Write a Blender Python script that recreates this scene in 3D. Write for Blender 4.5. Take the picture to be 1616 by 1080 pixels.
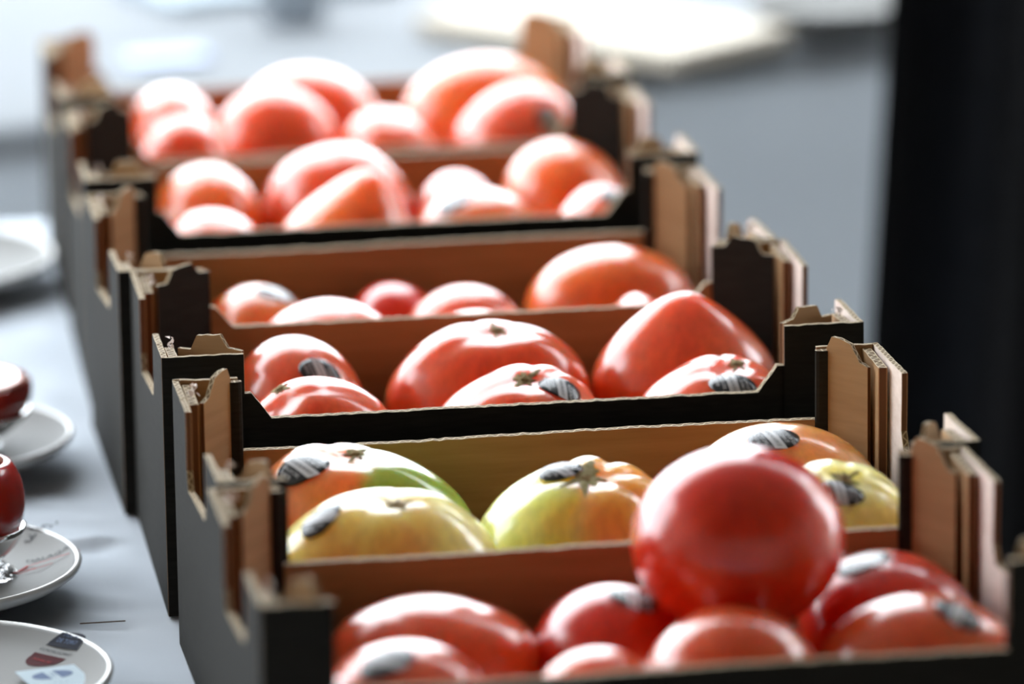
import bpy, bmesh, math, random
from mathutils import Vector, Matrix
from mathutils.bvhtree import BVHTree
random.seed(7)
for o in list(bpy.data.objects): bpy.data.objects.remove(o, do_unlink=True)
scn = bpy.context.scene
COL = scn.collection

# ------------------------------------------------------------------ camera
F, CAM = 9000.0, Vector((-0.3047, -3.09567, 0.90129))
YAW, PITCH, ROLL = -0.16185, -0.23666, 0.01389
R0 = Matrix.Rotation(YAW, 3, 'Z') @ Matrix.Rotation(PITCH, 3, 'X') @ Matrix.Rotation(ROLL, 3, 'Y')
cam = bpy.data.cameras.new('camera'); co = bpy.data.objects.new('camera', cam); COL.objects.link(co)
cam.sensor_width = 36; cam.lens = 36 * F / 1616
co.matrix_world = Matrix.Translation(CAM) @ (R0 @ Matrix.Rotation(math.pi / 2, 3, 'X')).to_4x4()
cam.clip_start = .05; cam.clip_end = 100
cam.dof.use_dof = True; cam.dof.focus_distance = 3.17; cam.dof.aperture_fstop = 3.6
scn.camera = co

# ------------------------------------------------------------------ light and exposure
w = bpy.data.worlds.new('World'); scn.world = w; w.use_nodes = True
bg = w.node_tree.nodes['Background']
bg.inputs[0].default_value = (.87, .94, 1.0, 1); bg.inputs[1].default_value = 7.1
scn.view_settings.view_transform = 'Standard'; scn.view_settings.look = 'None'
scn.view_settings.exposure = 0.22; scn.view_settings.gamma = 1
scn.view_settings.use_curve_mapping = False
scn.cycles.max_bounces = 8; scn.cycles.use_denoising = True

# ------------------------------------------------------------------ helpers
def ray(u, v):
    return (R0 @ Vector(((u - 808) / F, 1, -(v - 540) / F)))
def at_y(u, v, y):
    d = ray(u, v); return CAM + d * ((y - CAM.y) / d.y)
def at_z(u, v, z):
    d = ray(u, v); return CAM + d * ((z - CAM.z) / d.z)

def newmat(name, col, rough=.6, spec=.5, metallic=0):
    m = bpy.data.materials.new(name); m.use_nodes = True
    b = m.node_tree.nodes['Principled BSDF']
    b.inputs['Base Color'].default_value = (*col, 1); b.inputs['Roughness'].default_value = rough
    b.inputs['Specular IOR Level'].default_value = spec; b.inputs['Metallic'].default_value = metallic
    return m, m.node_tree, b
def N(nt, t, **k):
    n = nt.nodes.new(t)
    for a, v in k.items():
        if a in n.inputs: n.inputs[a].default_value = v
        else: setattr(n, a, v)
    return n
def noisy(name, c1, c2, scale=(30, 30, 30), rough=.7, spec=.3, bump=.0, detail=4, bscale=None):
    m, nt, b = newmat(name, c1, rough, spec)
    tc = N(nt, 'ShaderNodeTexCoord'); mp = N(nt, 'ShaderNodeMapping'); mp.inputs['Scale'].default_value = scale
    nz = N(nt, 'ShaderNodeTexNoise', Scale=1.0, Detail=float(detail)); mx = N(nt, 'ShaderNodeMix', data_type='RGBA')
    rp = N(nt, 'ShaderNodeMapRange'); rp.inputs[1].default_value = .3; rp.inputs[2].default_value = .7
    nt.links.new(tc.outputs['Object'], mp.inputs[0]); nt.links.new(mp.outputs[0], nz.inputs['Vector'])
    nt.links.new(nz.outputs[0], rp.inputs[0]); nt.links.new(rp.outputs[0], mx.inputs[0])
    mx.inputs[6].default_value = (*c1, 1); mx.inputs[7].default_value = (*c2, 1)
    nt.links.new(mx.outputs[2], b.inputs['Base Color'])
    if bump:
        bp = N(nt, 'ShaderNodeBump', Strength=bump, Distance=.001); nt.links.new(nz.outputs[0], bp.inputs['Height'])
        nt.links.new(bp.outputs[0], b.inputs['Normal'])
    return m

def link(name, me, parent=None, mats=()):
    o = bpy.data.objects.new(name, me); COL.objects.link(o)
    for m in mats: me.materials.append(m)
    if parent: o.parent = parent
    return o
def empty(name, loc=(0, 0, 0), rz=0):
    o = bpy.data.objects.new(name, None); COL.objects.link(o); o.location = loc; o.rotation_euler = (0, 0, rz)
    o.empty_display_size = .02
    return o
def tag(o, label=None, cat=None, group=None, kind=None):
    for k, v in (('label', label), ('category', cat), ('group', group), ('kind', kind)):
        if v: o[k] = v
    return o
def mesh(verts, faces, smooth=False, mi=None):
    me = bpy.data.meshes.new('mesh'); me.from_pydata([tuple(v) for v in verts], [], faces); me.update()
    if smooth: me.polygons.foreach_set('use_smooth', [True] * len(me.polygons))
    if mi: me.polygons.foreach_set('material_index', mi)
    return me
def box_me(x0, x1, y0, y1, z0, z1):
    v = [(x, y, z) for z in (z0, z1) for y in (y0, y1) for x in (x0, x1)]
    return mesh(v, [(0, 2, 3, 1), (4, 5, 7, 6), (0, 1, 5, 4), (2, 6, 7, 3), (0, 4, 6, 2), (1, 3, 7, 5)])
def bevel(me, wd, seg=2):
    bm = bmesh.new(); bm.from_mesh(me)
    bmesh.ops.bevel(bm, geom=bm.edges[:], offset=wd, segments=seg, affect='EDGES', profile=.5)
    bm.to_mesh(me); bm.free(); return me

# ------------------------------------------------------------------ materials
def fibre(name, c1, c2, rough, spec, sc=(90, 90, 260)):
    return noisy(name, c1, c2, sc, rough, spec, .25, 5)
M_BLACK = fibre('black_printed_card', (.016, .015, .013), (.023, .022, .019), .75, .05, (60, 60, 500))
M_BROWN = fibre('brown_kraft_card', (.275, .158, .070), (.345, .205, .095), .75, .25, (14, 14, 160))
M_PALE = fibre('lit_card_and_torn_paper', (.60, .50, .44), (.70, .60, .54), .7, .25)  # daylight on brown card painted into its colour; also used for torn paper
def flute_mat(name, light, dark, wave=True):
    m, nt, b = newmat(name, light, .8, .2)
    uv = N(nt, 'ShaderNodeUVMap'); sp = N(nt, 'ShaderNodeSeparateXYZ'); nt.links.new(uv.outputs[0], sp.inputs[0])
    def mth(op, a, bb=None):
        n = N(nt, 'ShaderNodeMath', operation=op)
        for i, x in enumerate((a, bb)):
            if x is None: continue
            if isinstance(x, (int, float)): n.inputs[i].default_value = x
            else: nt.links.new(x, n.inputs[i])
        return n.outputs[0]
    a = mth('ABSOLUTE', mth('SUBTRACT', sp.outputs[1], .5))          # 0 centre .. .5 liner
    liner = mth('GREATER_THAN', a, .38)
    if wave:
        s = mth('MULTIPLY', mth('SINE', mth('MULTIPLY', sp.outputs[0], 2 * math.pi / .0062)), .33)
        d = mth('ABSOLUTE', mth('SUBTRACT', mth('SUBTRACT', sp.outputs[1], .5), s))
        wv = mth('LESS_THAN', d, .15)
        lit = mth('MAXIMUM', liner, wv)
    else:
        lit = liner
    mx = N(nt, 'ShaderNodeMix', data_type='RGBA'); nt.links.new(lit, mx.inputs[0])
    mx.inputs[6].default_value = (*dark, 1); mx.inputs[7].default_value = (*light, 1)  # dark tone puts the shade of the open flutes into the colour
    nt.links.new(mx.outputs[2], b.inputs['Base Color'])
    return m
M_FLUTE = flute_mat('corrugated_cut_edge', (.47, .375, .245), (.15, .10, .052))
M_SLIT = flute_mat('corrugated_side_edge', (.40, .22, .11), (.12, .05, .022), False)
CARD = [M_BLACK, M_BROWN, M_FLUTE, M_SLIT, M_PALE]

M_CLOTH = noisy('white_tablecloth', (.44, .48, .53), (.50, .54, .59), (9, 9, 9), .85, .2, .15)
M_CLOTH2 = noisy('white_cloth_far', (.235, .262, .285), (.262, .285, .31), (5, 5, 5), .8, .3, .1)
M_PORC = newmat('dimmed_white_porcelain', (.17, .168, .16), .5, .10)[0]  # greyer than the rim: the dish's dim reflection is put into its colour
M_RIM = newmat('brightened_porcelain_rim', (.62, .62, .60), .15, .5)[0]  # same porcelain, with the rim's bright reflections put into its colour
M_SCAR = noisy('corky_stem_scar', (.46, .36, .20), (.15, .11, .05), (420, 420, 420), .9, .1, .5)
M_STALK = noisy('dry_green_scar', (.24, .22, .09), (.46, .40, .24), (380, 380, 380), .9, .1, .5)
M_INK = newmat('black_sticker_film', (.022, .024, .028), .22, .5)[0]
M_SILV = newmat('white_sticker_print', (.52, .52, .54), .28, .5)[0]
M_WOOD = noisy('dark_wood', (.10, .06, .035), (.15, .09, .05), (3, 40, 3), .6, .3)
M_BOARD = noisy('pale_wood_board', (.36, .315, .245), (.41, .36, .29), (2, 20, 4), .6, .3)

# ------------------------------------------------------------------ the setting
def struct(name, me, mat):
    o = link(name, me, None, [mat]); o['kind'] = 'structure'; return o
M_FLOOR = noisy('stone_floor', (.42, .40, .37), (.48, .46, .42), (4, 4, 4), .8, .3)
M_WALL = noisy('plaster_wall', (.60, .53, .44), (.64, .57, .48), (3, 3, 3), .9, .2)
M_CEIL = noisy('brown_ceiling', (.14, .115, .095), (.18, .15, .125), (2, 12, 2), .9, .2)
struct('floor', box_me(-6, 6, -6.2, 12, -.80, -.75), M_FLOOR)
struct('unseen_shade_ceiling', box_me(-2.6, 4.2, -6.2, 1.5, 2.3, 2.4), M_CEIL)  # unseen; its back edge is set to limit the sky light on the crates
struct('wall_front', box_me(-2.6, 4.2, -6.2, -6.1, -.75, 2.3), M_WALL)
struct('wall_right', box_me(4.1, 4.2, -6.1, .75, -.75, 2.3), M_WALL)
struct('wall_right', box_me(4.1, 4.2, 2.1, 6.0, -.75, 2.3), M_WALL)
struct('wall_right', box_me(4.1, 4.2, .75, 2.1, -.75, -.35), M_WALL)
struct('unseen_shade_wall_left', box_me(-2.6, -2.5, -6.1, .5, -.75, 2.3), M_WALL)  # unseen; its length is set to shade the cloth and crate sides

# near table and its cloth ------------------------------------------------
def table(name, label, x0, x1, y0, y1, loc=(0, 0, 0), rz=0):
    t = empty(name, (loc[0], loc[1], -.75), rz); tag(t, label, 'table')
    link('tabletop', box_me(x0 + .005, x1 - .005, y0 + .005, y1 - .005, .718, .744), t, [M_WOOD])
    for sx in (x0 + .06, x1 - .06):
        for sy in (y0 + .06, y1 - .06):
            link('leg', box_me(sx - .02, sx + .02, sy - .02, sy + .02, 0, .718), t, [M_WOOD])
    return t
NX0, NX1, NY0, NY1 = -.62, .425, -1.3, 1.04
table('trestle_table', 'near table under the tomato crates, hidden by its white cloth', NX0, NX1, NY0, NY1)

def cloth_me(x0, x1, y0, y1, nx, ny, drop, hz, folds, crease=None):
    """top sheet and four hanging sides with folds, as one sheet with thickness"""
    V, Fc = [], []
    for j in range(ny + 1):
        for i in range(nx + 1):
            x = x0 + (x1 - x0) * i / nx; y = y0 + (y1 - y0) * j / ny
            V.append((x, y, hz(x, y) if 0 < i < nx and 0 < j < ny else 0.0))
    for j in range(ny):
        for i in range(nx):
            a = j * (nx + 1) + i; Fc.append((a, a + 1, a + nx + 2, a + nx + 1))
    loop = [i for i in range(nx + 1)] + [j * (nx + 1) + nx for j in range(1, ny + 1)] + \
           [ny * (nx + 1) + i for i in range(nx - 1, -1, -1)] + [j * (nx + 1) for j in range(ny - 1, 0, -1)]
    cx, cy = (x0 + x1) / 2, (y0 + y1) / 2
    prev = loop; K = 7; peri = 0
    for k in range(1, K + 1):
        ring = []; peri = 0; q = None
        for n, vi in enumerate(loop):
            x, y, _ = V[vi]
            if q: peri += math.hypot(x - q[0], y - q[1])
            q = (x, y)
            nxn = (-1 if abs(x - x0) < 1e-6 else (1 if abs(x - x1) < 1e-6 else 0)); nyn = (-1 if abs(y - y0) < 1e-6 else (1 if abs(y - y1) < 1e-6 else 0))
            f = k / K
            off = .006 + folds * f ** .6 * (.5 + .5 * math.sin(peri * 17 + 1.7 * math.sin(peri * 5.1)))
            V.append((x + nxn * off, y + nyn * off, -drop * f)); ring.append(len(V) - 1)
        L = len(loop)
        for n in range(L):
            Fc.append((prev[n], ring[n], ring[(n + 1) % L], prev[(n + 1) % L]))
        prev = ring
    return mesh(V, Fc, True)
def near_hz(x, y):
    z = .0009 * math.sin(23 * x + 7 * math.sin(3 * y)) + .0010 * math.sin(43 * y + 4 * math.sin(9 * x)) + .0009 * math.sin(117 * y + 9 * math.sin(11 * x) + 2 * math.sin(31 * y))
    cy_ = .152 + .05 * (x + .02)
    z += .0035 * math.exp(-((y - cy_) / .006) ** 2) - .002 * math.exp(-((y - cy_ + .016) / .01) ** 2)
    for k, (yy, a, s) in enumerate([(-.145, .0022, .006), (-.185, .0018, .005), (-.165, .0012, .004), (-.04, .001, .01), (.44, .0015, .008)]):
        z += a * math.exp(-((y - yy - .12 * (x + .02) * (1 if k % 2 else -1)) / s) ** 2) * (.6 + .4 * math.sin(20 * x + k))
    fade = max(0, min(1, (-.011 - x) / .012)) * (.3 + .7 * max(0, min(1, (x + .075) / .03)))
    return z * fade - .0002
o = link('tablecloth', cloth_me(NX0 - .006, NX1 + .006, NY0 - .006, NY1 + .006, 150, 420, .62, lambda x, y: max(near_hz(x, y), -.004), .02), None, [M_CLOTH])
o.location.z = 0.0
m = o.modifiers.new('thickness', 'SOLIDIFY'); m.thickness = .0012; m.offset = -1
tag(o, 'white creased tablecloth under the crates and plates on the near table', 'tablecloth')

# far table ---------------------------------------------------------------
fa = math.atan2(.165, .55); FL0 = Vector((.052, 1.403, 0))
far = empty('trestle_table', (FL0.x, FL0.y, -.75), fa); tag(far, 'far table behind the crates, hidden by its bright white cloth', 'table')
link('tabletop', box_me(-1.295, 1.795, .005, .895, .718, .744), far, [M_WOOD])
for sx in (-1.22, 1.72):
    for sy in (.06, .84):
        link('leg', box_me(sx - .02, sx + .02, sy - .02, sy + .02, 0, .718), far, [M_WOOD])
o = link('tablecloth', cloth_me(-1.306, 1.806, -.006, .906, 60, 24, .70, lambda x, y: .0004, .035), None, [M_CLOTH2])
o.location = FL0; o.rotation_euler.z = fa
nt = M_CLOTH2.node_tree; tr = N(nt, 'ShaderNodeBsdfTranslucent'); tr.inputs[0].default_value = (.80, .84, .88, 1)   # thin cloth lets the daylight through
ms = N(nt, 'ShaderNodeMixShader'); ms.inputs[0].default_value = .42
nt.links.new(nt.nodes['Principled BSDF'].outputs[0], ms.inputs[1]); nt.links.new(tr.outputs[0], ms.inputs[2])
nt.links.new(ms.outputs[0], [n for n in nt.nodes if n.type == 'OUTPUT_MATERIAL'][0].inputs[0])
tag(o, 'bright white tablecloth hanging to the floor on the far table', 'tablecloth')

# ------------------------------------------------------------------ cardboard crates
W, H, HW, HB, H2, T = .40, .151, .113, .1105, .129, .0034
FULL = [ # x, y, yaw, depth, inset left, inset right, kind
    (-.0078, -.5241, .0033, .2188, .001, .0029, 'Q'), (-.001, -.2956, .0014, .2233, .001, .0027, 'Q'),
    (-.0002, -.0216, -.0025, .2216, .0041, -.001, 'R'), (-.0032, .2016, .0027, .2225, .0013, .0036, 'Q'),
    (.002, .4662, -.003, .2366, .0068, .000, 'R'), (.0101, .7457, 0, .226, .0063, .0045, 'S')]

def jag(pts, step=.004, amp=.00035, keep=()):
    """roughen a cut edge"""
    out = []
    for a, b in zip(pts[:-1], pts[1:]):
        L = math.hypot(b[0] - a[0], b[1] - a[1]); n = max(1, int(L / step)); out.append(a)
        for k in range(1, n):
            f = k / n; out.append((a[0] + (b[0] - a[0]) * f + random.uniform(-.2, .2) * amp, a[1] + (b[1] - a[1]) * f + random.uniform(-1, 1) * amp))
    out.append(pts[-1]); return out

class Card:
    """panels of corrugated card gathered into one mesh with outer, inner, cut-edge faces and edge uv"""
    def __init__(s): s.v = []; s.f = []; s.mi = []; s.uv = []
    def panel(s, prof, P, t, outer=0, inner=1, top=2, side=3, flip=False):
        """prof: closed outline [(s,z)], counter-clockwise seen from the outside; P(s, d, z) -> point, d = depth into the panel"""
        n = len(prof); b = len(s.v)
        for d in (0, t):
            for q in prof: s.v.append(P(q[0], d, q[1]))
        fa = tuple(b + i for i in range(n)); fb = tuple(b + n + i for i in reversed(range(n)))
        if flip: fa = fa[::-1]; fb = fb[::-1]
        s.f.append(fa); s.mi.append(outer); s.uv.append([(0, 0)] * n)
        s.f.append(fb); s.mi.append(inner); s.uv.append([(0, 0)] * n)
        acc = 0
        for i in range(n):
            j = (i + 1) % n; L = math.hypot(prof[j][0] - prof[i][0], prof[j][1] - prof[i][1])
            fc = (b + i, b + n + i, b + n + j, b + j); uv = [(acc, 0), (acc, 1), (acc + L, 1), (acc + L, 0)]
            if flip: fc = fc[::-1]; uv = uv[::-1]
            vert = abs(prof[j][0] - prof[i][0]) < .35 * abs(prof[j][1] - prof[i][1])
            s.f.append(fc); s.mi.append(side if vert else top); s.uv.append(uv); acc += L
    def build(s, name, parent):
        me = mesh(s.v, s.f, False, s.mi)
        ul = me.uv_layers.new(name='UVMap'); k = 0
        for u in s.uv:
            for q in u: ul.data[k].uv = q; k += 1
        return link(name, me, parent, CARD)

def crate(idx, x, y, yaw, D, iL, iR, kind, label):
    c = empty('cardboard_crate', (x + W / 2, y + .112, 0), yaw)
    tag(c, label, 'crate', 'row of cardboard tomato crates')
    def loc(X, Y, Z):                       # crate space with the slight taper towards the back
        f = Y / D; return (X + (iL * f) * (1 - X / W) - (iR * f) * (X / W) - W / 2, Y - .112, Z)
    wp = .046 if kind == 'R' else (.036 if kind == 'Q' else .036)
    wb = .046 if kind == 'R' else .038
    # base with the raised tray
    v = [loc(a, b, z) for z in (.0006, .0045) for a, b in ((.002, .002), (W - .002, .002), (W - .002, D - .002), (.002, D - .002))]
    link('base', mesh(v, [(0, 3, 2, 1), (4, 5, 6, 7), (0, 1, 5, 4), (1, 2, 6, 5), (2, 3, 7, 6), (3, 0, 4, 7)]), c, [M_BROWN])
    v = [loc(a, b, z) for z in (.0285, .032) for a, b in ((.010, .010), (W - .010, .010), (W - .010, D - .010), (.010, D - .010))]
    link('tray', mesh(v, [(0, 3, 2, 1), (4, 5, 6, 7), (0, 1, 5, 4), (1, 2, 6, 5), (2, 3, 7, 6), (3, 0, 4, 7)]), c, [M_BROWN])
    # long walls
    for nm, hh, wq, back in (('front_wall', HW, wp, False), ('back_wall', HB + (.005 if idx == 2 else 0), wb, True)):
        if kind == 'R' or (kind == 'S' and back):
            top = jag([(W - wq + .001, H2 - .001), (W - wq - .004, H2 - .001), (W - wq - .015, hh), (wq + .015, hh), (wq + .004, H2 - .001), (wq - .001, H2 - .001)])
        else:
            if not back: hh = (.1065, .1030, 0, .1000, 0, .1040)[idx]
            top = jag([(W - wq + .006, hh), (W * .6, hh + .0006), (W * .3, hh - .0006), (wq - .006, hh)])
        x0, x1 = top[-1][0], top[0][0]
        prof = [(x0, .001), (x1, .001)] + top
        k = Card()
        if back: k.panel(prof, lambda s_, d, z: loc(s_, D - .0012 - d, z), T * 1.5, flip=True)
        else: k.panel(prof, lambda s_, d, z: loc(s_, .0012 + d, z), T * 1.5)
        k.build(nm, c)
    # side walls
    lf, lb, hs = .062, .068, .111
    for sd in (0, 1):
        def P(s_, d, z, sd=sd): return loc((0 + d) if sd == 0 else (W - d), s_, z)
        top = jag([(D - .0015, H), (D - lb, H - .0012)]) + jag([(D - lb, H - .008), (D - lb + .001, hs + .006), (D - lb - .004, hs - .003)], .006) + \
            jag([(D - lb - .006, hs - .004), (lf + .006, hs + .002)]) + jag([(lf + .001, hs + .008), (lf, H - .001)], .008) + jag([(lf - .001, H - .0003), (.0015, H)])
        prof = [(.0015, .001), (D - .0015, .001)] + top
        # seen from outside on the left wall the front is to the right: flip handedness there
        k = Card(); k.panel(prof, P, T, 0, 4 if sd else 1, flip=(sd == 0)); k.build('side_wall', c)  # right wall's inner face gets the colour of daylit card
    # corner posts: outer panel, inner side layer, fold, and the diagonal panel with its peaked tab
    for sx in (0, 1):
        for sy in (0, 1):
            wq = wb if sy else wp
            def P3(a, b, z, sx=sx, sy=sy):      # a from the side inwards, b from the end inwards
                return loc(a if sx == 0 else W - a, b if sy == 0 else D - b, z)
            fl = (sx + sy) % 2 == 1
            k = Card()
            tp = jag([(wq, H), (.0002, H + .0003)])
            k.panel([(.0002, .0012), (wq - sy * .0018, .0012)] + [(wq - sy * .0018, H)] + tp[1:], lambda s_, d, z: P3(s_, .0000 + d, z), T * .35, 0, 1, 2, 0, flip=fl)
            tp = [(wq - sy * .0018, H)] + [q for q in tp[1:] if q[0] > T + .0005 and q[0] < wq - .002] + [(T + .0005, H + .0002)]
            k.panel([(T + .0005, HW + .004), (wq - sy * .0018, HW + .004)] + tp, lambda s_, d, z: P3(s_, T * .35 + d, z), T * .65, 0, 1, flip=fl)
            lay = jag([(.042, H - .004), (T + .001, H - .0018)])
            k.panel([(T + .001, .05), (.042, .05)] + lay, lambda s_, d, z: P3(T + .0016 + d, s_, z), T * 1.5, 4 if sx else 1, 1, flip=not fl)  # right-hand layer is painted pale as if daylit
            # rounded fold between the outer panel and the diagonal
            if not (kind == 'S' or (kind == 'R')):
                fw = .0085; n = 6
                arc = [(wq - fw, T + .0005)] + [(wq - fw * .5 + fw * .5 * math.sin(math.pi * i / n), T + .0005 + .0055 * (1 - math.cos(math.pi * i / n)) / 2) for i in range(n + 1)]
                prof2 = arc + [(wq - fw, T + .006)]
                b = len(k.v); m_ = len(prof2)
                for z in (.034, H - .0008):
                    for q in prof2: k.v.append(P3(q[0], q[1], z))
                for i in range(m_):
                    j = (i + 1) % m_; fc = (b + i, b + j, b + m_ + j, b + m_ + i)
                    k.f.append(fc if not fl else fc[::-1]); k.mi.append(0); k.uv.append([(0, 0)] * 4)
                fc = tuple(b + m_ + i for i in range(m_)); k.f.append(fc if not fl else fc[::-1]); k.mi.append(2)
                k.uv.append([(q[0], .45 + .1 * (i % 2)) for i, q in enumerate(prof2)])
            post = k.build('corner_post', c)
            # diagonal panel
            ax, ay, bx, by = (wq - (.0085 if kind == 'Q' else .0005)), T + .0035, 2.6 * T + .003, .031
            dl = math.hypot(ax - bx, ay - by); ux, uy = (bx - ax) / dl, (by - ay) / dl; nxx, nyy = -uy, ux
            if nxx < 0: nxx, nyy = -nxx, -nyy
            e0 = H - .001
            pk = .0085 + random.uniform(-.001, .0015)
            if kind == 'R': tp = [(dl, e0 - .001), (dl * .80, e0 - .001), (dl * .70, e0 + pk * .8), (dl * .34, e0 + pk), (dl * .22, e0 + .002), (0, e0 + .001)]
            elif kind == 'S': tp = [(dl, e0 - .004), (dl * .9, e0 + .002), (dl * .7, e0 + pk * .9), (dl * .22, e0 + pk), (dl * .03, e0 + .004), (0, e0 - .002)]
            else: tp = [(dl, e0 - .005), (dl * .80, e0 - .003), (dl * .58, e0 + pk * .75), (dl * .30, e0 + pk), (dl * .12, e0 + pk), (0, e0 + .002)]
            k = Card()
            k.panel([(0, .034), (dl, .034)] + jag(tp, .003, .0003), lambda s_, d, z: P3(ax + ux * s_ + nxx * d, ay + uy * s_ + nyy * d, z), T * .8,
                    1, 0 if kind == 'R' else 1, flip=fl)
            k.build('tab', post)
            if sx == 0 or idx in (2, 3):            # torn paper fluff where the side layers were cut
                bm = bmesh.new()
                for _ in range(7):
                    p = Vector(P3(T * 2 + .002 + random.uniform(-.002, .003), .028 + random.uniform(-.004, .006), H + random.uniform(-.001, .004)))
                    q = [bm.verts.new(p + Vector((random.uniform(-1, 1), random.uniform(-1, 1), random.uniform(-1, 1))) * .0022) for _ in range(4)]
                    for tri in ((0, 1, 2), (0, 2, 3), (0, 3, 1), (1, 3, 2)): bm.faces.new([q[t_] for t_ in tri])
                me = bpy.data.meshes.new('mesh'); bm.to_mesh(me); bm.free()
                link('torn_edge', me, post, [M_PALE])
    return c, loc

LAB = ['front crate at the bottom of the photo, heaped highest with red tomatoes',
       'second crate from the front, holding yellow and green tomatoes',
       'third crate from the front, sharply focused, with a black scooped front wall',
       'fourth crate from the front, mostly hidden behind the sharply focused crate',
       'fifth crate from the front, holding the orange tomatoes behind a black scooped wall',
       'farthest blurred crate at the back end of the row']
CR = [crate(i, *a, LAB[i]) for i, a in enumerate(FULL)]

# ------------------------------------------------------------------ tomatoes
def skin(name, ca, cb, cc=None, rough=.22, axis=0, seed=0.0):
    m, nt, b = newmat(name, ca, rough, .5)
    b.inputs['Subsurface Weight'].default_value = 1.0; b.inputs['Subsurface Radius'].default_value = (1.0, max(.25, min(.9, ca[1] * 1.5)), max(.1, min(.5, ca[2] * 2))); b.inputs['Subsurface Scale'].default_value = .045
    b.inputs['Coat Weight'].default_value = .65; b.inputs['Coat Roughness'].default_value = .12
    tc = N(nt, 'ShaderNodeTexCoord')
    ad = N(nt, 'ShaderNodeMapping'); ad.inputs['Location'].default_value = (seed, seed * 2, 0); nt.links.new(tc.outputs['Object'], ad.inputs[0])
    n1 = N(nt, 'ShaderNodeTexNoise', Scale=22.0, Detail=3.0); nt.links.new(ad.outputs[0], n1.inputs['Vector'])
    r1 = N(nt, 'ShaderNodeMapRange'); r1.inputs[1].default_value = .35; r1.inputs[2].default_value = .65; nt.links.new(n1.outputs[0], r1.inputs[0])
    mx = N(nt, 'ShaderNodeMix', data_type='RGBA'); nt.links.new(r1.outputs[0], mx.inputs[0])
    mx.inputs[6].default_value = (*ca, 1); mx.inputs[7].default_value = (*cb, 1)
    out = mx.outputs[2]
    if cc:                                   # ripening patch over one side of the fruit
        sp = N(nt, 'ShaderNodeSeparateXYZ'); nt.links.new(tc.outputs['Object'], sp.inputs[0])
        n2 = N(nt, 'ShaderNodeTexNoise', Scale=30.0, Detail=2.0); nt.links.new(ad.outputs[0], n2.inputs['Vector'])
        am = N(nt, 'ShaderNodeMath', operation='MULTIPLY_ADD'); nt.links.new(n2.outputs[0], am.inputs[0]); am.inputs[1].default_value = .05
        nt.links.new(sp.outputs[axis], am.inputs[2])
        r2 = N(nt, 'ShaderNodeMapRange'); r2.inputs[1].default_value = cc[3]; r2.inputs[2].default_value = cc[4]; r2.interpolation_type = 'SMOOTHSTEP'
        nt.links.new(am.outputs[0], r2.inputs[0])
        m2 = N(nt, 'ShaderNodeMix', data_type='RGBA'); nt.links.new(r2.outputs[0], m2.inputs[0]); nt.links.new(out, m2.inputs[6])
        m2.inputs[7].default_value = (*cc[:3], 1); out = m2.outputs[2]
    # faint meridian streaks
    sx = N(nt, 'ShaderNodeTexNoise', Scale=1.0, Detail=2.0); mp = N(nt, 'ShaderNodeMapping'); mp.inputs['Scale'].default_value = (220, 220, 12)
    nt.links.new(tc.outputs['Object'], mp.inputs[0]); nt.links.new(mp.outputs[0], sx.inputs['Vector'])
    r3 = N(nt, 'ShaderNodeMapRange'); r3.inputs[1].default_value = .3; r3.inputs[2].default_value = .7; r3.inputs[3].default_value = .88; r3.inputs[4].default_value = 1.08
    nt.links.new(sx.outputs[0], r3.inputs[0])
    mm = N(nt, 'ShaderNodeVectorMath', operation='SCALE'); nt.links.new(out, mm.inputs[0]); nt.links.new(r3.outputs[0], mm.inputs['Scale'])
    nt.links.new(mm.outputs[0], b.inputs['Base Color'])
    nb = N(nt, 'ShaderNodeTexNoise', Scale=60.0, Detail=2.0); nt.links.new(ad.outputs[0], nb.inputs['Vector'])
    bp = N(nt, 'ShaderNodeBump', Strength=.12, Distance=.002); nt.links.new(nb.outputs[0], bp.inputs['Height']); nt.links.new(bp.outputs[0], b.inputs['Normal'])
    return m
SK = {
    'red':    skin('red_tomato_skin', (.70, .110, .040), (.78, .16, .052)),
    'deep':   skin('deep_red_tomato_skin', (.58, .026, .010), (.70, .055, .018)),
    'pink':   skin('pink_red_tomato_skin', (.74, .125, .055), (.80, .18, .08)),
    'orange': skin('orange_tomato_skin', (.80, .19, .035), (.72, .13, .03)),
    'amber':  skin('orange_red_tomato_skin', (.72, .14, .03), (.80, .24, .05)),
    'greenr': skin('orange_and_green_tomato_skin', (.88, .26, .09), (.85, .34, .10), (.34, .48, .08, .005, .03)),
    'yellow': skin('yellow_orange_tomato_skin', (.98, .76, .30), (.98, .60, .20), (.88, .80, .36, .035, .06)),
    'lobed':  skin('yellow_tomato_skin_with_orange_cheek', (.74, .78, .20), (.90, .78, .28), (.98, .44, .13, -.005, .030)),
    'ripeR':  skin('orange_tomato_skin_green_shoulder', (.90, .32, .09), (.90, .42, .13), (.46, .30, .04, .055, .08)),
    'straw':  skin('straw_yellow_tomato_skin', (.94, .88, .46), (.94, .78, .32)),
}
TOMS = []
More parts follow.
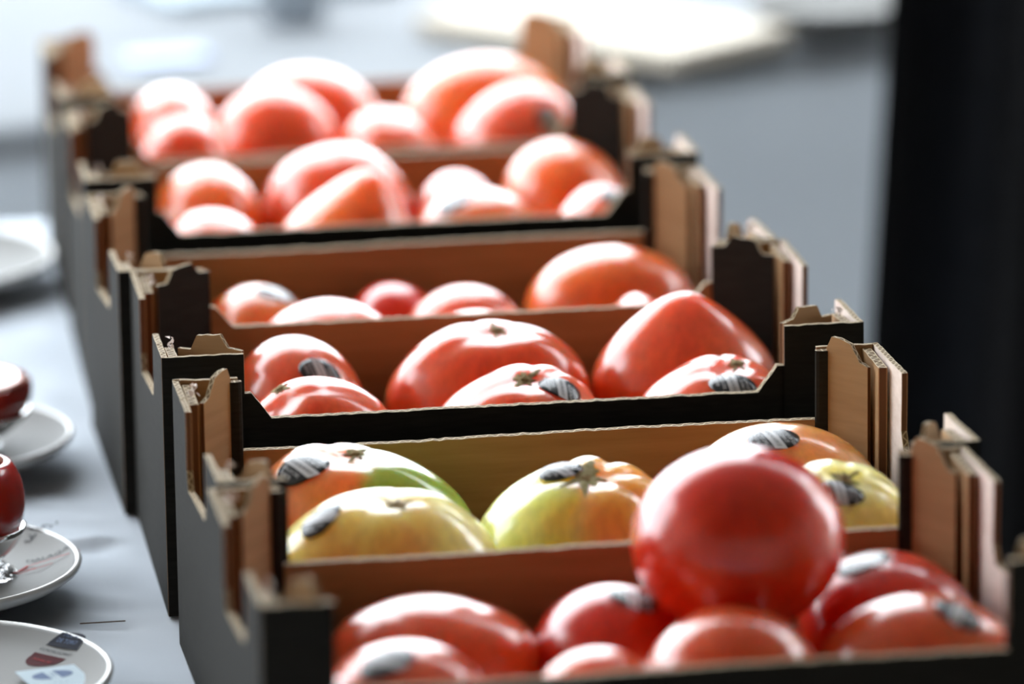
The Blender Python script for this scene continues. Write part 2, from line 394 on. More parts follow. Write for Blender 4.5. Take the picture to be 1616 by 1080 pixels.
def tomato(ci, row, ap, LR, v2, sk, label, kind='smooth', scar=None, sticker=None, amp=1.0, ylo=None, zbase=.0335, cdep=None, bpow=2.0, scs=1.0, bfix=None):
    """ap: apex pixel, LR: left/right pixel extents at pixel row v2, on crate ci; solved into a real size at its real depth"""
    y0 = FULL[ci][1]; D = FULL[ci][3]
    yl = ylo if ylo is not None else {'f': .062, 'b': D - .066, 'm': D / 2}[row]
    yc = y0 + yl
    Pa = at_y(ap[0], ap[1], yc); dist = (Pa - CAM).length; sc = F / dist
    zt = Pa.z - .0005
    if bfix: zbase = zt - 2 * bfix
    b = (zt - zbase) / 2
    uc = (LR[0] + LR[1]) / 2; s = (LR[1] - LR[0]) / 2; th = .27
    c = cdep or .046
    bpx = sc * math.hypot(b * math.cos(th), c * math.sin(th))
    # the silhouette peak sits above the centre by bpx
    d = max(0.02, min(1.0, (v2 - ap[1]) / bpx))
    a = s / math.sqrt(max(.12, 1 - (1 - d) ** 2)) / sc if d < 1 else s / sc
    cen = at_y(uc, ap[1] + bpx, yc)
    if not bfix:
        a = min(a, .064); xl, xr = FULL[ci][0] + .0105 + FULL[ci][4], FULL[ci][0] + W - .0105 - FULL[ci][5]
        if cen.x - a < xl or cen.x + a > xr:
            left = cen.x < (xl + xr) / 2; e_ = at_y(LR[1 if left else 0], v2, yc).x
            if left: e_ = max(e_, cen.x + .02); na = min(a, (max(e_, cen.x + a * .9) - xl) / 2); cen.x = xl + na
            else: na = min(a, (xr - min(e_, cen.x - a * .9)) / 2); cen.x = xr - na
            a = na
    shx = ((at_y(ap[0], ap[1], yc).x - cen.x)) / b; shx = max(-.45, min(.45, shx)) * .8
    nt_, npp = 72, 44
    rnd = random.Random(len(TOMS) * 13 + 5)
    nl = rnd.choice([5, 6, 7]); ph = rnd.uniform(0, 6.28); ph2 = rnd.uniform(0, 6.28)
    R_ = {'smooth': .010, 'ribbed': .034, 'lobed': .085, 'pointed': .018}[kind] * amp
    sd = scar if scar else None
    def rad(d_):
        """radius factor by unit direction; pole p = scar direction"""
        th_ = math.acos(max(-1, min(1, d_.dot(pole)))); e1 = pole.orthogonal().normalized(); e2 = pole.cross(e1)
        ph_ = math.atan2(d_.dot(e2), d_.dot(e1))
        up = math.sin(th_) * math.exp(-((th_ - .55) / .85) ** 2)
        g = (abs(math.sin(nl * .5 * ph_ + ph + .9 * math.sin(ph_ + ph2)))) ** .8 * (.7 + .3 * math.sin(2 * ph_ + ph2))
        r = 1 + R_ * up * (g - .72) * 1.6
        r += .012 * math.sin(2 * ph_ + ph2) * math.sin(th_) + .012 * math.sin(3 * th_ + ph)
        if sd: r -= (.075 if kind != 'pointed' else .03) * math.exp(-(th_ / .24) ** 2) - (.02 + R_ * .5 * g) * math.exp(-((th_ - .45) / .25) ** 2)
        return r
    tl = (scar[0], scar[1]) if scar else (rnd.uniform(-.2, .2), -rnd.uniform(1.7, 2.2))
    pole = Vector((math.sin(tl[0]), math.sin(tl[1]) * -1 if False else tl[1], 1)).normalized()
    raw = []
    for j in range(npp + 1):
        t = math.pi * j / npp
        for i in range(nt_):
            p = 2 * math.pi * i / nt_
            if j in (0, npp) and i: continue
            d_ = Vector((math.sin(t) * math.cos(p), math.sin(t) * math.sin(p), math.cos(t)))
            r = rad(d_)
            q = d_ * r
            if kind == 'pointed' and q.z > 0:
                k = q.z ; q.x *= 1 - .42 * k ** 1.5; q.y *= 1 - .42 * k ** 1.5
            if bpow != 2.0:
                n_ = (abs(d_.x) ** bpow + abs(d_.y) ** bpow + abs(d_.z) ** bpow) ** (1 / bpow); q = q / n_
            raw.append(q)
    zmax = max(q.z for q in raw); zmin = min(q.z for q in raw); xm = max(abs(q.x) for q in raw)
    V = [Vector((q.x / xm * a + shx * b * max(0, q.z) ** 1.5, q.y / xm * c, (q.z - (zmax + zmin) / 2) / ((zmax - zmin) / 2) * b)) for q in raw]
    def idx(j, i):
        if j == 0: return 0
        if j == npp: return 1 + (npp - 1) * nt_
        return 1 + (j - 1) * nt_ + i % nt_
    Fc = []
    for j in range(npp):
        for i in range(nt_):
            a1, a2, b1, b2 = idx(j, i), idx(j, i + 1), idx(j + 1, i), idx(j + 1, i + 1)
            if j == 0: Fc.append((a1, b1, b2))
            elif j == npp - 1: Fc.append((a1, b1, a2))
            else: Fc.append((a1, b1, b2, a2))
    me = mesh(V, Fc, True)
    o = link('tomato', me, None, [SK[sk]])
    cz = (zt + zbase) / 2
    o.location = (cen.x, yc, cz)
    tag(o, label, 'tomato', 'tomatoes in the crates')
    TOMS.append(o)
    bvh = BVHTree.FromPolygons([tuple(v) for v in V], Fc)
    def drop(P2, nrm, off):      # put a point on the skin, looking along -nrm
        h = bvh.ray_cast(P2 + nrm * .02, -nrm)
        if h[0] is None: h = bvh.find_nearest(P2)
        return h[0] + nrm * off
    if scar:
        pd = Vector((pole.x * a, pole.y * c, pole.z * b)); h = bvh.ray_cast(Vector((0, 0, 0)), pd.normalized())
        if len(scar) > 2:        # aimed at a spot given in the photograph
            dd = ray(scar[2], scar[3]).normalized(); hh = bvh.ray_cast(CAM - o.location, dd)
            if hh[0] is not None: h = hh
        P0, nn = h[0], h[1]
        nn = nn.normalized() if nn.dot(h[0]) > 0 else -nn.normalized()
        e1 = nn.cross(Vector((0, 1, 0))).normalized(); e2 = nn.cross(e1)
        sz = .0140 * scs; arms = 5; K = 40
        vv = [drop(P0, nn, .0004) + nn * -.0002]; ff = []
        for rr in (.35, .7, 1.0):
            for i in range(K):
                p = 2 * math.pi * i / K
                sr = sz * rr * (.38 + .55 * abs(math.cos(arms * .5 * p + ph + .7 * math.sin(p + ph2))) ** 7 * (.55 + .45 * math.sin(p * 2 + ph2)) + .10 * math.sin(7 * p + ph2) + .07 * math.sin(13 * p + ph))
                vv.append(drop(P0 + e1 * sr * math.cos(p) + e2 * sr * math.sin(p), nn, .0007 if rr < 1 else .00005))
        for i in range(K): ff.append((0, 1 + i, 1 + (i + 1) % K))
        for rg in range(2):
            for i in range(K):
                a1 = 1 + rg * K + i; a2 = 1 + rg * K + (i + 1) % K; ff.append((a1, a1 + K, a2 + K, a2))
        s_ = link('stem_scar', mesh(vv, ff, True), o, [M_SCAR if rnd.random() < .6 else M_STALK])
        # corky central nub
        vv = []; ff = []
        for j, (rr, hh_) in enumerate(((.0026, 0), (.0024, .0012), (.0012, .0017), (.0, .0012))):
            for i in range(10):
                p = 2 * math.pi * i / 10; q = rr * (1 + .3 * math.sin(3 * p + ph)); vv.append(P0 + e1 * q * math.cos(p) + e2 * q * math.sin(p) + nn * hh_)
        for j in range(3):
            for i in range(10): ff.append((j * 10 + i, j * 10 + (i + 1) % 10, j * 10 + 10 + (i + 1) % 10, j * 10 + 10 + i))
        link('nub', mesh(vv, ff, True), s_, [M_SCAR])
    if sticker:
        su, sv, rot = sticker[:3]; sz = sticker[3] if len(sticker) > 3 else 1.0
        dd = ray(su, sv).normalized(); h = bvh.ray_cast(CAM - o.location, dd)
        if h[0] is None:
            h = bvh.find_nearest(at_y(su, sv, yc - c * .5) - o.location)
        P0, nn = h[0], h[1].normalized()
        if nn.dot(P0) < 0: nn = -nn
        e1 = Vector((0, 1, 0)).cross(nn).normalized(); e2 = nn.cross(e1)
        C_, S_ = math.cos(rot), math.sin(rot); e1, e2 = e1 * C_ + e2 * S_, e2 * C_ - e1 * S_
        A_, B_ = .0135 * sz, .0098 * sz
        S6 = []; Hs = []
        for gx in (-1, -.5, 0, .5, 1):
            for gy in (-1, -.5, 0, .5, 1):
                if gx * gx + gy * gy > 1.3: continue
                px, py = gx * A_, gy * B_
                hgt = (drop(P0 + e1 * px + e2 * py, nn, 0) - P0).dot(nn); S6.append((1, px, py, px * px, px * py, py * py)); Hs.append(max(-.006, hgt))
        A6 = Matrix6 = [[sum(r_[i] * r_[j] for r_ in S6) for j in range(6)] + [sum(r_[i] * h_ for r_, h_ in zip(S6, Hs))] for i in range(6)]
        for i in range(6):
            pv = max(range(i, 6), key=lambda q_: abs(A6[q_][i])); A6[i], A6[pv] = A6[pv], A6[i]
            for j in range(6):
                if j != i and A6[i][i]:
                    f_ = A6[j][i] / A6[i][i]; A6[j] = [x_ - f_ * y_ for x_, y_ in zip(A6[j], A6[i])]
        cf = [A6[i][6] / A6[i][i] for i in range(6)]
        ev = lambda px, py: cf[0] + cf[1] * px + cf[2] * py + cf[3] * px * px + cf[4] * px * py + cf[5] * py * py
        up_ = max(h_ - ev(r_[1], r_[2]) for r_, h_ in zip(S6, Hs)) * .6
        def stick(px, py, off): return P0 + e1 * px + e2 * py + nn * (ev(px, py) + up_ + off)
        SK_ = .45
        K = 48; vv = [stick(0, 0, .0004)]; ff = []
        for rr in (.25, .5, .75, 1.0):
            for i in range(K):
                p = 2 * math.pi * i / K; vv.append(stick(A_ * rr * math.cos(p), B_ * rr * math.sin(p), .0004))
        for i in range(K): ff.append((0, 1 + i, 1 + (i + 1) % K))
        for rg in range(3):
            for i in range(K):
                a1 = 1 + rg * K + i; a2 = 1 + rg * K + (i + 1) % K; ff.append((a1, a1 + K, a2 + K, a2))
        st = link('sticker', mesh(vv, ff, True), o, [M_INK])
        st['label'] = 'oval black and white printed sticker'
        md = st.modifiers.new('film', 'SOLIDIFY'); md.thickness = .00015; md.offset = 1
        # the slanting white band across the middle
        vv = []; ff = []; n = 12
        for i in range(n + 1):
            t = -1 + 2 * i / n
            for wq in (-1, -.5, 0, .5, 1):
                px = wq * .0032 * sz - .0004; lim = B_ * math.sqrt(max(0, 1 - (px / A_) ** 2)) * .93
                vv.append(stick(px - SK_ * t * lim, t * lim, .00065))
        for i in range(n):
            for j in range(4): ff.append((i * 5 + j, i * 5 + j + 1, i * 5 + j + 6, i * 5 + j + 5))
        link('band', mesh(vv, ff, True), st, [M_SILV])
        for nm, key, ox, mt in (('lettering', 'TOP', .0068, M_SILV), ('lettering', 'BOT', -.0076, M_SILV), ('band_lettering', 'MID', -.0004, M_INK)):
            tv, tf = TXT[key]
            link(nm, mesh([stick(ox * sz + q[1] * sz + SK_ * q[0] * sz, -q[0] * sz, .0009 if nm != 'lettering' else .0007) for q in tv], tf), st, [mt])
    return o

def text_mesh(lines, size, lead, wmax=None):
    vs, fs = [], []
    for i, ln in enumerate(lines):
        cu = bpy.data.curves.new('t', 'FONT'); cu.body = ln; cu.size = size; cu.align_x = 'CENTER'; cu.resolution_u = 2
        ob = bpy.data.objects.new('t', cu); COL.objects.link(ob); bpy.context.view_layer.update()
        me = bpy.data.meshes.new_from_object(ob.evaluated_get(bpy.context.evaluated_depsgraph_get()))
        b = len(vs); yy = (len(lines) - 1) / 2 * lead - i * lead - size * .35
        wd = max(v.co.x for v in me.vertices) - min(v.co.x for v in me.vertices); k = 1 if not wmax else min(1, wmax[i] / wd)
        vs += [(v.co.x * k, v.co.y + yy) for v in me.vertices]; fs += [tuple(b + q for q in p.vertices) for p in me.polygons]
        bpy.data.objects.remove(ob); bpy.data.curves.remove(cu)
    return vs, fs
TXT = {'TOP': text_mesh(['TOMATE', 'HUEVO DE TORO'], .0032, -.0032, (.0085, .0140)), 'MID': text_mesh(['GUADALHORCE'], .0030, .003, (.0150,)),
       'BOT': text_mesh(['VALLE DEL', 'HUERTA'], .0030, .0034, (.0120, .0075))}

T = tomato
# crate 6 (farthest)
T(5, 'b', (268, 137), (205, 340), 190, 'pink', 'pale pinkish tomato at the back left corner of the farthest crate')
T(5, 'f', (290, 183), (222, 362), 235, 'red', 'small red tomato at the front left of the farthest crate', ylo=.050, cdep=.036)
T(5, 'f', (435, 137), (335, 535), 218, 'red', 'round red tomato left of centre at the front of the farthest crate', ylo=.104, cdep=.040)
T(5, 'b', (480, 106), (380, 605), 185, 'red', 'broad red tomato in the back middle of the farthest crate', 'ribbed', ylo=.178, cdep=.040)
T(5, 'f', (605, 173), (540, 692), 226, 'red', 'low red tomato front centre of the farthest crate', 'ribbed')
T(5, 'b', (765, 88), (628, 905), 190, 'amber', 'big tomato at the back right of the farthest crate, beside its brown post')
T(5, 'f', (830, 130), (712, 912), 222, 'pink', 'red tomato at the front right of the farthest crate with a silvery sticker', sticker=(870, 192, -.6))
# crate 5
T(4, 'b', (330, 260), (240, 412), 330, 'amber', 'orange tomato at the back left of the fifth crate')
T(4, 'f', (330, 332), (262, 412), 372, 'red', 'low reddish tomato at the front left of the fifth crate')
T(4, 'b', (535, 228), (415, 652), 320, 'red', 'wide tomato in the back middle of the fifth crate', 'ribbed')
T(4, 'f', (598, 266), (435, 650), 358, 'orange', 'peaked orange tomato in the front middle of the fifth crate', 'pointed')
T(4, 'b', (725, 271), (655, 790), 330, 'red', 'red tomato between the peaked and the large orange ones in the fifth crate', ylo=.160)
T(4, 'f', (752, 297), (662, 848), 345, 'amber', 'orange tomato with a shiny sticker at front centre right of the fifth crate', sticker=(716, 318, .5))
T(4, 'b', (880, 222), (795, 988), 300, 'orange', 'large bright orange tomato at the back right of the fifth crate')
T(4, 'f', (955, 290), (880, 1010), 345, 'red', 'small red tomato in the front right corner of the fifth crate', sticker=(985, 300, -.5))
# crate 4
T(3, 'b', (408, 449), (330, 487), 500, 'amber', 'orange red tomato at the left of the fourth crate with a pale sticker', sticker=(436, 462, .2))
T(3, 'f', (515, 474), (425, 607), 510, 'pink', 'pale topped tomato left of centre in the fourth crate, against its front wall')
T(3, 'b', (618, 445), (552, 690), 498, 'deep', 'dark red tomato at the back centre of the fourth crate', ylo=.180, cdep=.034)
T(3, 'm', (737, 450), (648, 822), 498, 'pink', 'pinkish red tomato right of the dark one in the fourth crate', ylo=.134, cdep=.038)
T(3, 'b', (968, 387), (828, 1100), 480, 'orange', 'very large orange tomato at the right of the fourth crate')
T(3, 'f', (750, 490), (700, 790), 500, 'pink', 'tomato top just showing over the back wall of the third crate, centre', ylo=.055, cdep=.034)
T(3, 'f', (1010, 465), (980, 1040), 482, 'pink', 'tomato top just showing left of the pointed tomato, in the fourth crate')
# crate 3
T(2, 'b', (462, 532), (375, 568), 600, 'red', 'smooth red tomato at the back left of the third crate, its sticker half hidden', sticker=(507, 588, .1))
T(2, 'f', (495, 593), (398, 620), 655, 'red', 'ribbed red tomato at the front left of the third crate', 'ribbed', scar=(-.7, -.5, 442, 614), scs=.7)
T(2, 'b', (780, 509), (607, 936), 640, 'red', 'largest red tomato in the back middle of the third crate, corky scar on top', 'ribbed', scar=(0, -.25, 785, 522), scs=.8)
T(2, 'f', (835, 577), (690, 942), 640, 'pink', 'tomato with a curled silver sticker by its scar in the third crate', 'ribbed', scar=(0, -.35, 828, 599), sticker=(885, 612, 2.8, .95))
T(2, 'b', (1078, 461), (933, 1228), 600, 'red', 'tall pointed red tomato at the back right of the third crate', 'pointed')
T(2, 'f', (1150, 562), (1005, 1238), 632, 'pink', 'tomato with a flat oval sticker below its scar, front right of the third crate', 'ribbed', scar=(0, -.3, 1163, 575), sticker=(1157, 607, -.35, 1.05), scs=.75)
# crate 2
T(1, 'b', (500, 706), (400, 745), 805, 'greenr', 'half orange, half green tomato at the back left of the second crate', 'ribbed', scar=(.1, -.2, 560, 717), sticker=(478, 738, .0, 1.1), scs=.8)
T(1, 'f', (600, 776), (425, 785), 868, 'yellow', 'yellow orange tomato at the front left of the second crate', 'ribbed', scar=(0, -.2, 625, 797), sticker=(505, 818, .5, 1.0), scs=.9)
T(1, 'm', (935, 723), (745, 1100), 855, 'lobed', 'deeply lobed yellow green tomato with an orange cheek in the middle of the second crate', 'lobed', scar=(0, -.35, 925, 756), sticker=(884, 742, .1, .9), scs=1.5, ylo=.110)
T(1, 'b', (1228, 671), (1085, 1388), 755, 'ripeR', 'orange tomato with a sharp oval sticker at the back right of the second crate', sticker=(1221, 692, -.15, 1.05))
T(1, 'f', (1300, 728), (1190, 1470), 830, 'straw', 'straw yellow tomato at the front right of the second crate', 'ribbed', scar=(.1, -.4, 1332, 757), sticker=(1326, 778, -.25, .95), scs=.9)
# crate 1 (front)
T(0, 'b', (660, 943), (510, 857), 1040, 'red', 'wide red tomato at the back left of the front crate', 'ribbed')
T(0, 'f', (640, 1015), (520, 755), 1068, 'pink', 'red tomato with a pale sticker at the front left of the front crate', 'smooth', sticker=(610, 1045, .4, 1.1))
T(0, 'b', (965, 925), (840, 1090), 1020, 'deep', 'dark red tomato in the back middle of the front crate, sticker on its right shoulder', sticker=(1000, 944, -.5))
T(0, 'f', (945, 1025), (862, 1034), 1062, 'pink', 'pale topped tomato low at the front centre of the front crate', ylo=.047, cdep=.034)
T(0, 'f', (1150, 962), (1022, 1288), 1042, 'red', 'orange red tomato right under the topmost one in the front crate', ylo=.056, cdep=.042)
T(0, 'b', (1400, 873), (1262, 1565), 965, 'deep', 'dark red tomato with a white sticker at the back right of the front crate', sticker=(1362, 886, .25, 1.1))
T(0, 'f', (1450, 940), (1285, 1625), 1030, 'red', 'red tomato with a silver sticker at the front right corner of the front crate', sticker=(1512, 968, -.75))
T(0, 'm', (1165, 706), (995, 1334), 850, 'deep', 'big glossy red tomato resting on top of the others in the front crate', cdep=.052, bfix=.0475, ylo=.128)

# ------------------------------------------------------------------ plates, glass stands, tomatoes on show
def lathe(prof, n=96, scal=0, sn=12, smooth=True):
    V, Fc = [], []
    for (r, z) in prof:
        for i in range(n):
            p = 2 * math.pi * i / n; rr = r * (1 + scal * math.cos(sn * p)); V.append((rr * math.cos(p), rr * math.sin(p), z))
    for j in range(len(prof) - 1):
        for i in range(n): Fc.append((j * n + i, j * n + (i + 1) % n, (j + 1) * n + (i + 1) % n, (j + 1) * n + i))
    return mesh(V, Fc, smooth)
PL = [(.0005, .0115), (.055, .0115), (.078, .0130), (.090, .0165), (.0965, .0205), (.0990, .0222), (.1005, .0222), (.1018, .0206), (.1010, .0185),
      (.094, .0130), (.080, .0085), (.058, .0060), (.056, .0012), (.0535, .0008), (.0525, .0040), (.0005, .0045)]
M_GOLD = newmat('plate_print_black', (.02, .022, .03), .7, .04)[0]
M_MAROON = newmat('plate_print_maroon', (.06, .012, .014), .7, .04)[0]
M_PRED = newmat('plate_print_red', (.35, .03, .03), .7, .04)[0]
M_PBLUE = newmat('plate_print_blue', (.12, .16, .26), .7, .05)[0]
M_PAPER = newmat('white_paper_card', (.40, .48, .53), .7, .1)[0]
def plate_z(rr, k=1.0):
    P_ = PL[:6]
    for (r0, z0), (r1, z1) in zip(P_[:-1], P_[1:]):
        if rr <= r1: return z0 + (z1 - z0) * (rr - r0) / (r1 - r0)
    return .0215
def drape(pts, lift=.0003): return [(p[0], p[1], plate_z(math.hypot(p[0], p[1])) + lift) for p in pts]
def print_patch(name, pts, mat, parent, lift=.0003):
    """an inked area following the glazed surface"""
    n = len(pts); cx = sum(p[0] for p in pts) / n; cy = sum(p[1] for p in pts) / n; V = [(cx, cy)]; Fc = []
    for f in (.33, .66, 1): V += [(cx + (p[0] - cx) * f, cy + (p[1] - cy) * f) for p in pts]
    for i in range(n): Fc.append((0, 1 + i, 1 + (i + 1) % n))
    for g in range(2):
        for i in range(n): a = 1 + g * n + i; b = 1 + g * n + (i + 1) % n; Fc.append((a, a + n, b + n, b))
    return link(name, mesh(drape(V, lift), Fc), parent, [mat])
def flat(name, pts, z, mat, parent, th=.0003):
    n = len(pts); V = [(p[0], p[1], z) for p in pts] + [(p[0], p[1], z + th) for p in pts]
    Fc = [tuple(reversed(range(n))), tuple(range(n, 2 * n))] + [(i, (i + 1) % n, n + (i + 1) % n, n + i) for i in range(n)]
    return link(name, mesh(V, Fc), parent, [mat])
def half_oval(cx, cy, A, B, cut, side, ang):
    """piece of an oval beyond a slanted cut"""
    pts = []
    for i in range(49):
        p = -math.pi / 2 + math.pi * i / 48
        x = A * math.cos(p); y = B * math.sin(p)
        if x < cut: x = cut
        pts.append((side * x, y))
    out = []
    for q in pts:
        if not out or (abs(q[0] - out[-1][0]) + abs(q[1] - out[-1][1])) > 1e-6: out.append(q)
    C, S = math.cos(ang), math.sin(ang)
    o = [(cx + x * C - (y) * S, cy + x * S + y * C) for x, y in out]
    return o if side > 0 else o[::-1]
def lines(name, rows, z, mat, parent):
    V, Fc = [], []
    for (x, y, dx, dy, wd) in rows:       # thin printed strokes
        L = math.hypot(dx, dy); nx_, ny_ = -dy / L * wd / 2, dx / L * wd / 2; b = len(V)
        V += [(x + nx_, y + ny_, z), (x - nx_, y - ny_, z), (x + dx - nx_, y + dy - ny_, z), (x + dx + nx_, y + dy + ny_, z)]; Fc.append((b, b + 1, b + 2, b + 3))
    return link(name, mesh(drape(V, .0004), Fc), parent, [mat])
def words(name, body, size, x, y, ang, z, mat, parent):
    tv, tf = text_mesh(body, size, size * 1.1); C, S = math.cos(ang), math.sin(ang)
    pp = [(x + q[0] * C - q[1] * S, y + q[0] * S + q[1] * C) for q in tv]
    return link(name, mesh(drape(pp, .0006) if parent.name.startswith('plate') else [(*q, z) for q in pp], tf), parent, [mat])
def plate(ex, ey, R, label):
    t = empty('plate', (ex - R, ey, .0012)); tag(t, label, 'plate', 'white plates along the table edge')
    k = R / .1018
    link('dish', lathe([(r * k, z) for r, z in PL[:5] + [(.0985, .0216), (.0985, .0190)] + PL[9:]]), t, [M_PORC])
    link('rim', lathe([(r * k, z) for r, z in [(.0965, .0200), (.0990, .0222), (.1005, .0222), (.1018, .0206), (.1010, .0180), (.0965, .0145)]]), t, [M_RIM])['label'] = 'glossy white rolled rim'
    return t, k
p1, _ = plate(.012, .846, .105, 'blurred white plate farthest back at the left edge')
p2, _ = plate(-.021, .339, .092, 'white plate holding the cut tomato on a glass stand')
p3, _ = plate(-.043, .046, .1018, 'white plate with a grey floral print and small red letter A')
p4, _ = plate(-.046, -.172, .1018, 'nearest white plate with an oval logo and a paper card on it')
# prints: local coordinates of the plate, from points on the plate surface
def loc_on(pl, u, v, z=.0145): q = at_z(u, v, z) - pl.location; return q.x, q.y
x, y = loc_on(p4, 86, 1029, .0145); y -= .009; ang = .65
# the oval logo of plate 4: two dark halves and a word between
for side, mt, nm in ((1, M_GOLD, 'logo_right_half'), (-1, M_MAROON, 'logo_left_half')):
    print_patch(nm, half_oval(x, y, .0190, .0128, .0040, side, ang), mt, p4)
words('logo_word', ['GUADALHORCE'], .0034, x, y, ang + math.pi / 2 + math.pi, .0146, M_GOLD, p4)
for sgn, bd in ((1, ['HUEVO', 'DE TORO']), (-1, ['TOMATE'])):
    words('logo_lettering', bd, .0036, x + sgn * .0105 * math.cos(ang), y + sgn * .0105 * math.sin(ang), ang - math.pi / 2, .0148, M_PBLUE if sgn > 0 else M_PRED, p4)
# print of plate 3
x, y = loc_on(p3, 66, 854, .015)
rows = []
rn = random.Random(3)
for k in range(34):
    a = rn.uniform(0, 6.28); r = rn.uniform(0, 1) ** .5; rows.append((x + r * .011 * math.cos(a) + .3 * r * .011 * math.sin(a), y + r * .008 * math.sin(a) + .008 * r * math.cos(a), rn.uniform(-.003, .003), rn.uniform(-.003, .003), .0008))
lines('floral_print', rows, .0147, M_GOLD, p3)
rows = [(x - .014 + .002 * k, y + .016 - .005 * k, .014, -.018, .0009) for k in range(3)]
lines('script_print', rows, .0147, M_GOLD, p3)
x, y = loc_on(p3, 45, 896, .015)
lines('letter_a_print', [(x - .012, y - .012, .012, .018, .0016), (x, y + .006, .030, -.004, .0010), (x - .012, y - .012, .026, .012, .0010), (x - .004, y - .002, .008, .002, .001)], .0149, M_PRED, p3)
words('small_print', ['MALAGA'], .0062, x + .012, y + .014, -.12, .0149, M_GOLD, p3)
# paper card on plate 4
card = empty('paper_card', (0, 0, 0)); tag(card, 'small white card with a pale blue oval logo lying on the nearest plate', 'card')
c4 = at_z(90, 1068, .018); card.location = (c4.x, c4.y, .0160); card.rotation_euler = (0, 0, .22)
link('sheet', box_me(-.0165, .0165, -.022, .022, 0, .0006), card, [M_PAPER])
for side in (1, -1): flat('logo_half', half_oval(0, .008, .0115, .0070, .0028, side, .1), .00065, M_PBLUE, card, .0001)
words('logo_word', ['TORO'], .0030, 0, .008, -math.pi / 2, .0008, M_PBLUE, card)
words('price_text', ['o  o  o'], .0030, .0, -.006, .05, .0008, M_PBLUE, card)

m, nt, b = newmat('clear_glass', (1, 1, 1), .02); b.inputs['Transmission Weight'].default_value = 1; b.inputs['IOR'].default_value = 1.48; M_GLASS = m
def stand(cx, cy, label, R, hz, zc):
    """low scalloped foot and a thin cup that follows the underside of the fruit"""
    g = empty('glass_stand', (cx, cy, .0128)); tag(g, label, 'glass')
    zb = zc - hz - .0128 - .0012                      # underside of the fruit above the plate
    link('foot', lathe([(.0004, 0), (.022, 0), (.026, .0008), (.025, .003), (.012, max(.004, zb * .45)), (.0004, max(.0042, zb * .5))], 96, .03, 24), g, [M_GLASS])
    pr = []
    for k in range(9):
        t = .02 + .75 * k / 8; pr.append((R * math.sin(t * math.pi / 2) + .0012 * min(1, k), zb + hz * (1 - math.cos(t * math.pi / 2)) - .0006))
    link('cup', lathe(pr + [(q[0] + .0018, q[1] - .0012 * (1 - k / 9)) for k, q in list(enumerate(pr))[::-1]], 96), g, [M_GLASS])
    if zb > .006:
        link('scalloped_collar', lathe([(.0004, zb * .5), (.016, zb * .5), (.021, zb * .62), (.021, zb * .8), (.016, zb * .92), (.0004, zb * .94)], 192, .05, 16), g, [M_GLASS])
    return g
# tomato in the stand on plate 3: whole
V = []; Fc = []
def whole(name, R, zc, hz, pw, cut=None):
    n, mm = 72, 40; V = []; Fc = []
    for j in range(mm + 1):
        t = math.pi * j / mm
        for i in range(n):
            p = 2 * math.pi * i / n; s_ = math.sin(t); c_ = math.cos(t)
            k = (abs(s_) ** pw + abs(c_) ** pw) ** (-1 / pw); rb = 1 + .02 * math.cos(6 * p) * s_
            z = zc + hz * c_ * k
            V.append((R * s_ * k * rb * math.cos(p), R * s_ * k * rb * math.sin(p), min(z, cut) if cut else z))
    for j in range(mm):
        for i in range(n): Fc.append((j * n + i, (j + 1) * n + i, (j + 1) * n + (i + 1) % n, j * n + (i + 1) % n))
    return mesh(V, Fc, True)
M_DARKRED = skin('dark_red_skin', (.36, .016, .010), (.45, .026, .014))  # darker red skin for the two cut tomatoes
def on_plate(pl, uc, uw, vw, vt, b_ok):
    y_ = pl.location.y; c_ = at_y(uc, vw, y_); return c_.x, at_y(uw, vw, y_).x - c_.x, c_.z, at_y(uw, vt, y_).z
x3, R3, wz, tz3 = on_plate(p3, -50, 38, 792, 724, 0); hz3 = min(.042, wz - .0215)
o = link('tomato_half', whole('t', R3, 0, hz3 * 1.0, 2.1, min(tz3 - wz, hz3 * .8)), None, [M_DARKRED]); o.location = (x3, p3.location.y, wz)
tag(o, 'cut dark red tomato on the glass stand over the floral plate', 'tomato')
S3 = (R3, min(tz3 - wz, hz3 * .8)); o3 = o
stand(x3, p3.location.y, 'clear scalloped glass stand on the floral plate', R3, hz3, wz)
x2, R2, cz_, _ = on_plate(p2, -68, 48, 600, 600, 0); hz2 = min(.056, cz_ - .006 - .0195)
o = link('tomato_half', whole('t', R2, 0, hz2, 2.1, .006), None, [M_DARKRED]); o.location = (x2, p2.location.y, cz_ - .006)
tag(o, 'cut red tomato with its moist pink face up on the farther glass stand', 'tomato')
stand(x2, p2.location.y, 'clear glass stand under the farther cut tomato', R2, hz2, cz_ - .006)
M_FLESH = noisy('moist_tomato_flesh', (.75, .16, .10), (.85, .42, .32), (90, 90, 90), .08, .7, .5)
link('cut_face', lathe([(.0004, .0085), (R2 * .5, .0080), (R2 * .85, .0074), (R2 * .965, .0066), (R2 * .95, .0060), (.0004, .0060)], 72), o, [M_FLESH])['label'] = 'glossy pink cut face'
link('cut_face', lathe([(.0004, S3[1] + .0020), (R3 * .4, S3[1] + .0014), (R3 * .66, S3[1] + .0006), (R3 * .6, S3[1]), (.0004, S3[1])], 72), o3, [M_FLESH])['label'] = 'glossy pink cut face'

# small brown fibre lying on the cloth
q = at_z(162, 983, .001)
o = link('straw', lathe([(.0001, 0), (.0004, .0005), (.0004, .0255), (.0001, .026)], 8), None, [M_WOOD]); o.rotation_euler = (0, math.pi / 2, 0); o.location = (q.x - .013, q.y, .0012)
tag(o, 'thin brown fibre lying on the tablecloth beside the nearest plate', 'fibre')

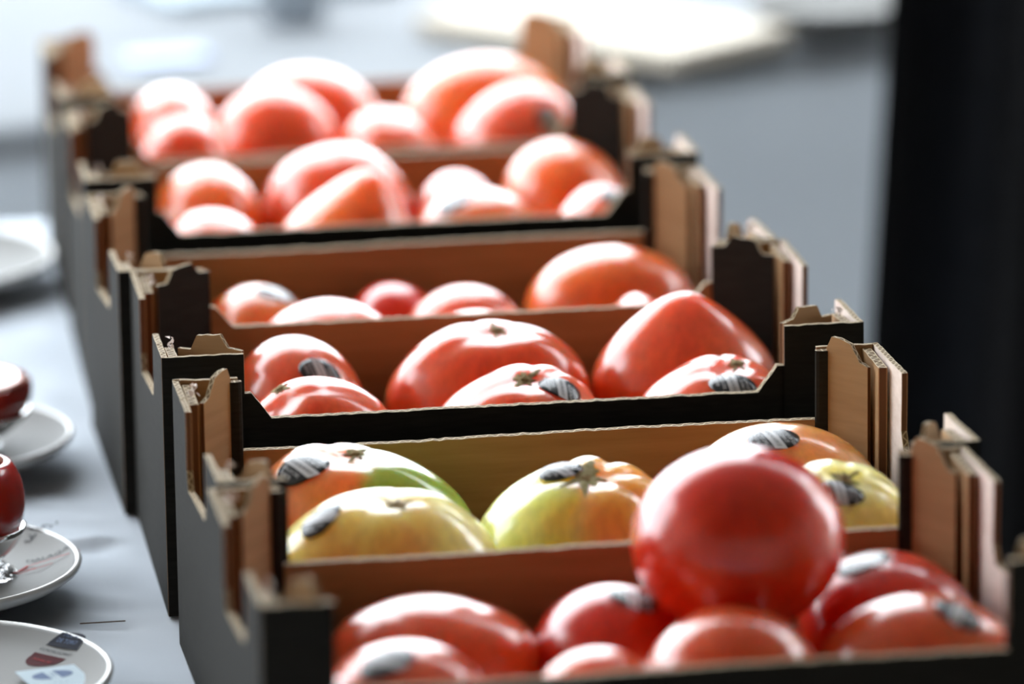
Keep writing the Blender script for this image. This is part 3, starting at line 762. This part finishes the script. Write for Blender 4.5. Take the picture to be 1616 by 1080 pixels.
# ------------------------------------------------------------------ things on the far table
def far_at(u, v, z=.0): return at_z(u, v, z)
a, b_, c_ = far_at(1070, 84, .02), far_at(1250, 42, .02), far_at(655, 24, .02)
bd = mesh([], [])
d_ = b_.copy(); e_ = b_ + (c_ - a)
pts = [a, d_, e_, c_]
V = [(p.x, p.y, .0035) for p in pts] + [(p.x, p.y, .020) for p in pts]
me = mesh(V, [(3, 2, 1, 0), (4, 5, 6, 7), (0, 1, 5, 4), (1, 2, 6, 5), (2, 3, 7, 6), (3, 0, 4, 7)])
o = link('wooden_board', bevel(me, .003), None, [M_BOARD]); tag(o, 'blurred cream coloured board lying on the far table', 'board')
q = far_at(1335, 48, .01)
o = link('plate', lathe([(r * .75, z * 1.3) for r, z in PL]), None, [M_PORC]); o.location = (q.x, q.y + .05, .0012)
tag(o, 'blurred white plate near the right end of the far table', 'plate')
q = far_at(265, 100, 0)
o = link('folded_napkin', bevel(box_me(-.035, .035, -.02, .02, 0, .006), .002), None, [noisy('pale_blue_cloth', (.38, .45, .62), (.44, .50, .66), (30, 30, 30), .8)]); o.location = (q.x, q.y, .0012); o.rotation_euler.z = .2
tag(o, 'blurred pale blue napkin folded on the far table behind the farthest crate', 'napkin')
q = far_at(470, 45, 0)
o = link('paper_cup', lathe([(.0004, 0), (.026, 0), (.034, .09), (.036, .09), (.0355, .092), (.033, .092), (.026, .003), (.0004, .003)], 48), None, [M_CLOTH2]); o.location = (q.x, q.y + .02, .0014)
tag(o, 'blurred white cup standing on the far table behind the crates', 'cup')
q = far_at(600, -10, 0)
o = link('tray', bevel(box_me(-.20, .02, 0, .14, 0, .012), .003), None, [noisy('grey_tray', (.20, .25, .29), (.24, .30, .34), (8, 8, 8), .5)]); o.location = (q.x, q.y, .0014); o.rotation_euler.z = .3
tag(o, 'blurred grey blue tray on the far table at the top edge of the photo', 'tray')

# unclear dark form on the right, built as black cloth ------------------------------------------------
CX0 = at_y(1400, 60, 1.2).x
V, Fc = [], []; nx_, nz_ = 160, 14
for j in range(nz_ + 1):
    z = -.735 + 2.6 * j / nz_
    for i in range(nx_ + 1):
        s = i / nx_; x = CX0 + .004 + 1.5 * s; dep = .030 * math.sin(s * 62 + .8 * math.sin(s * 17)) + .012 * math.sin(s * 23 + j * .12)
        flare = (at_y(1400, 60, 1.2).z - z) * .065 * (1 - s)
        V.append((x - flare, 1.20 + dep + .35 * s, z))
for j in range(nz_):
    for i in range(nx_): q = j * (nx_ + 1) + i; Fc.append((q, q + 1, q + nx_ + 2, q + nx_ + 1))
o = link('dark_form', mesh(V, Fc, True), None, [noisy('black_fabric', (.006, .007, .009), (.010, .011, .014), (60, 60, 60), .9, .15)])
md = o.modifiers.new('thickness', 'SOLIDIFY'); md.thickness = .003
tag(o, 'tall unclear dark form at the right beside the far table, built as black cloth', 'dark form')
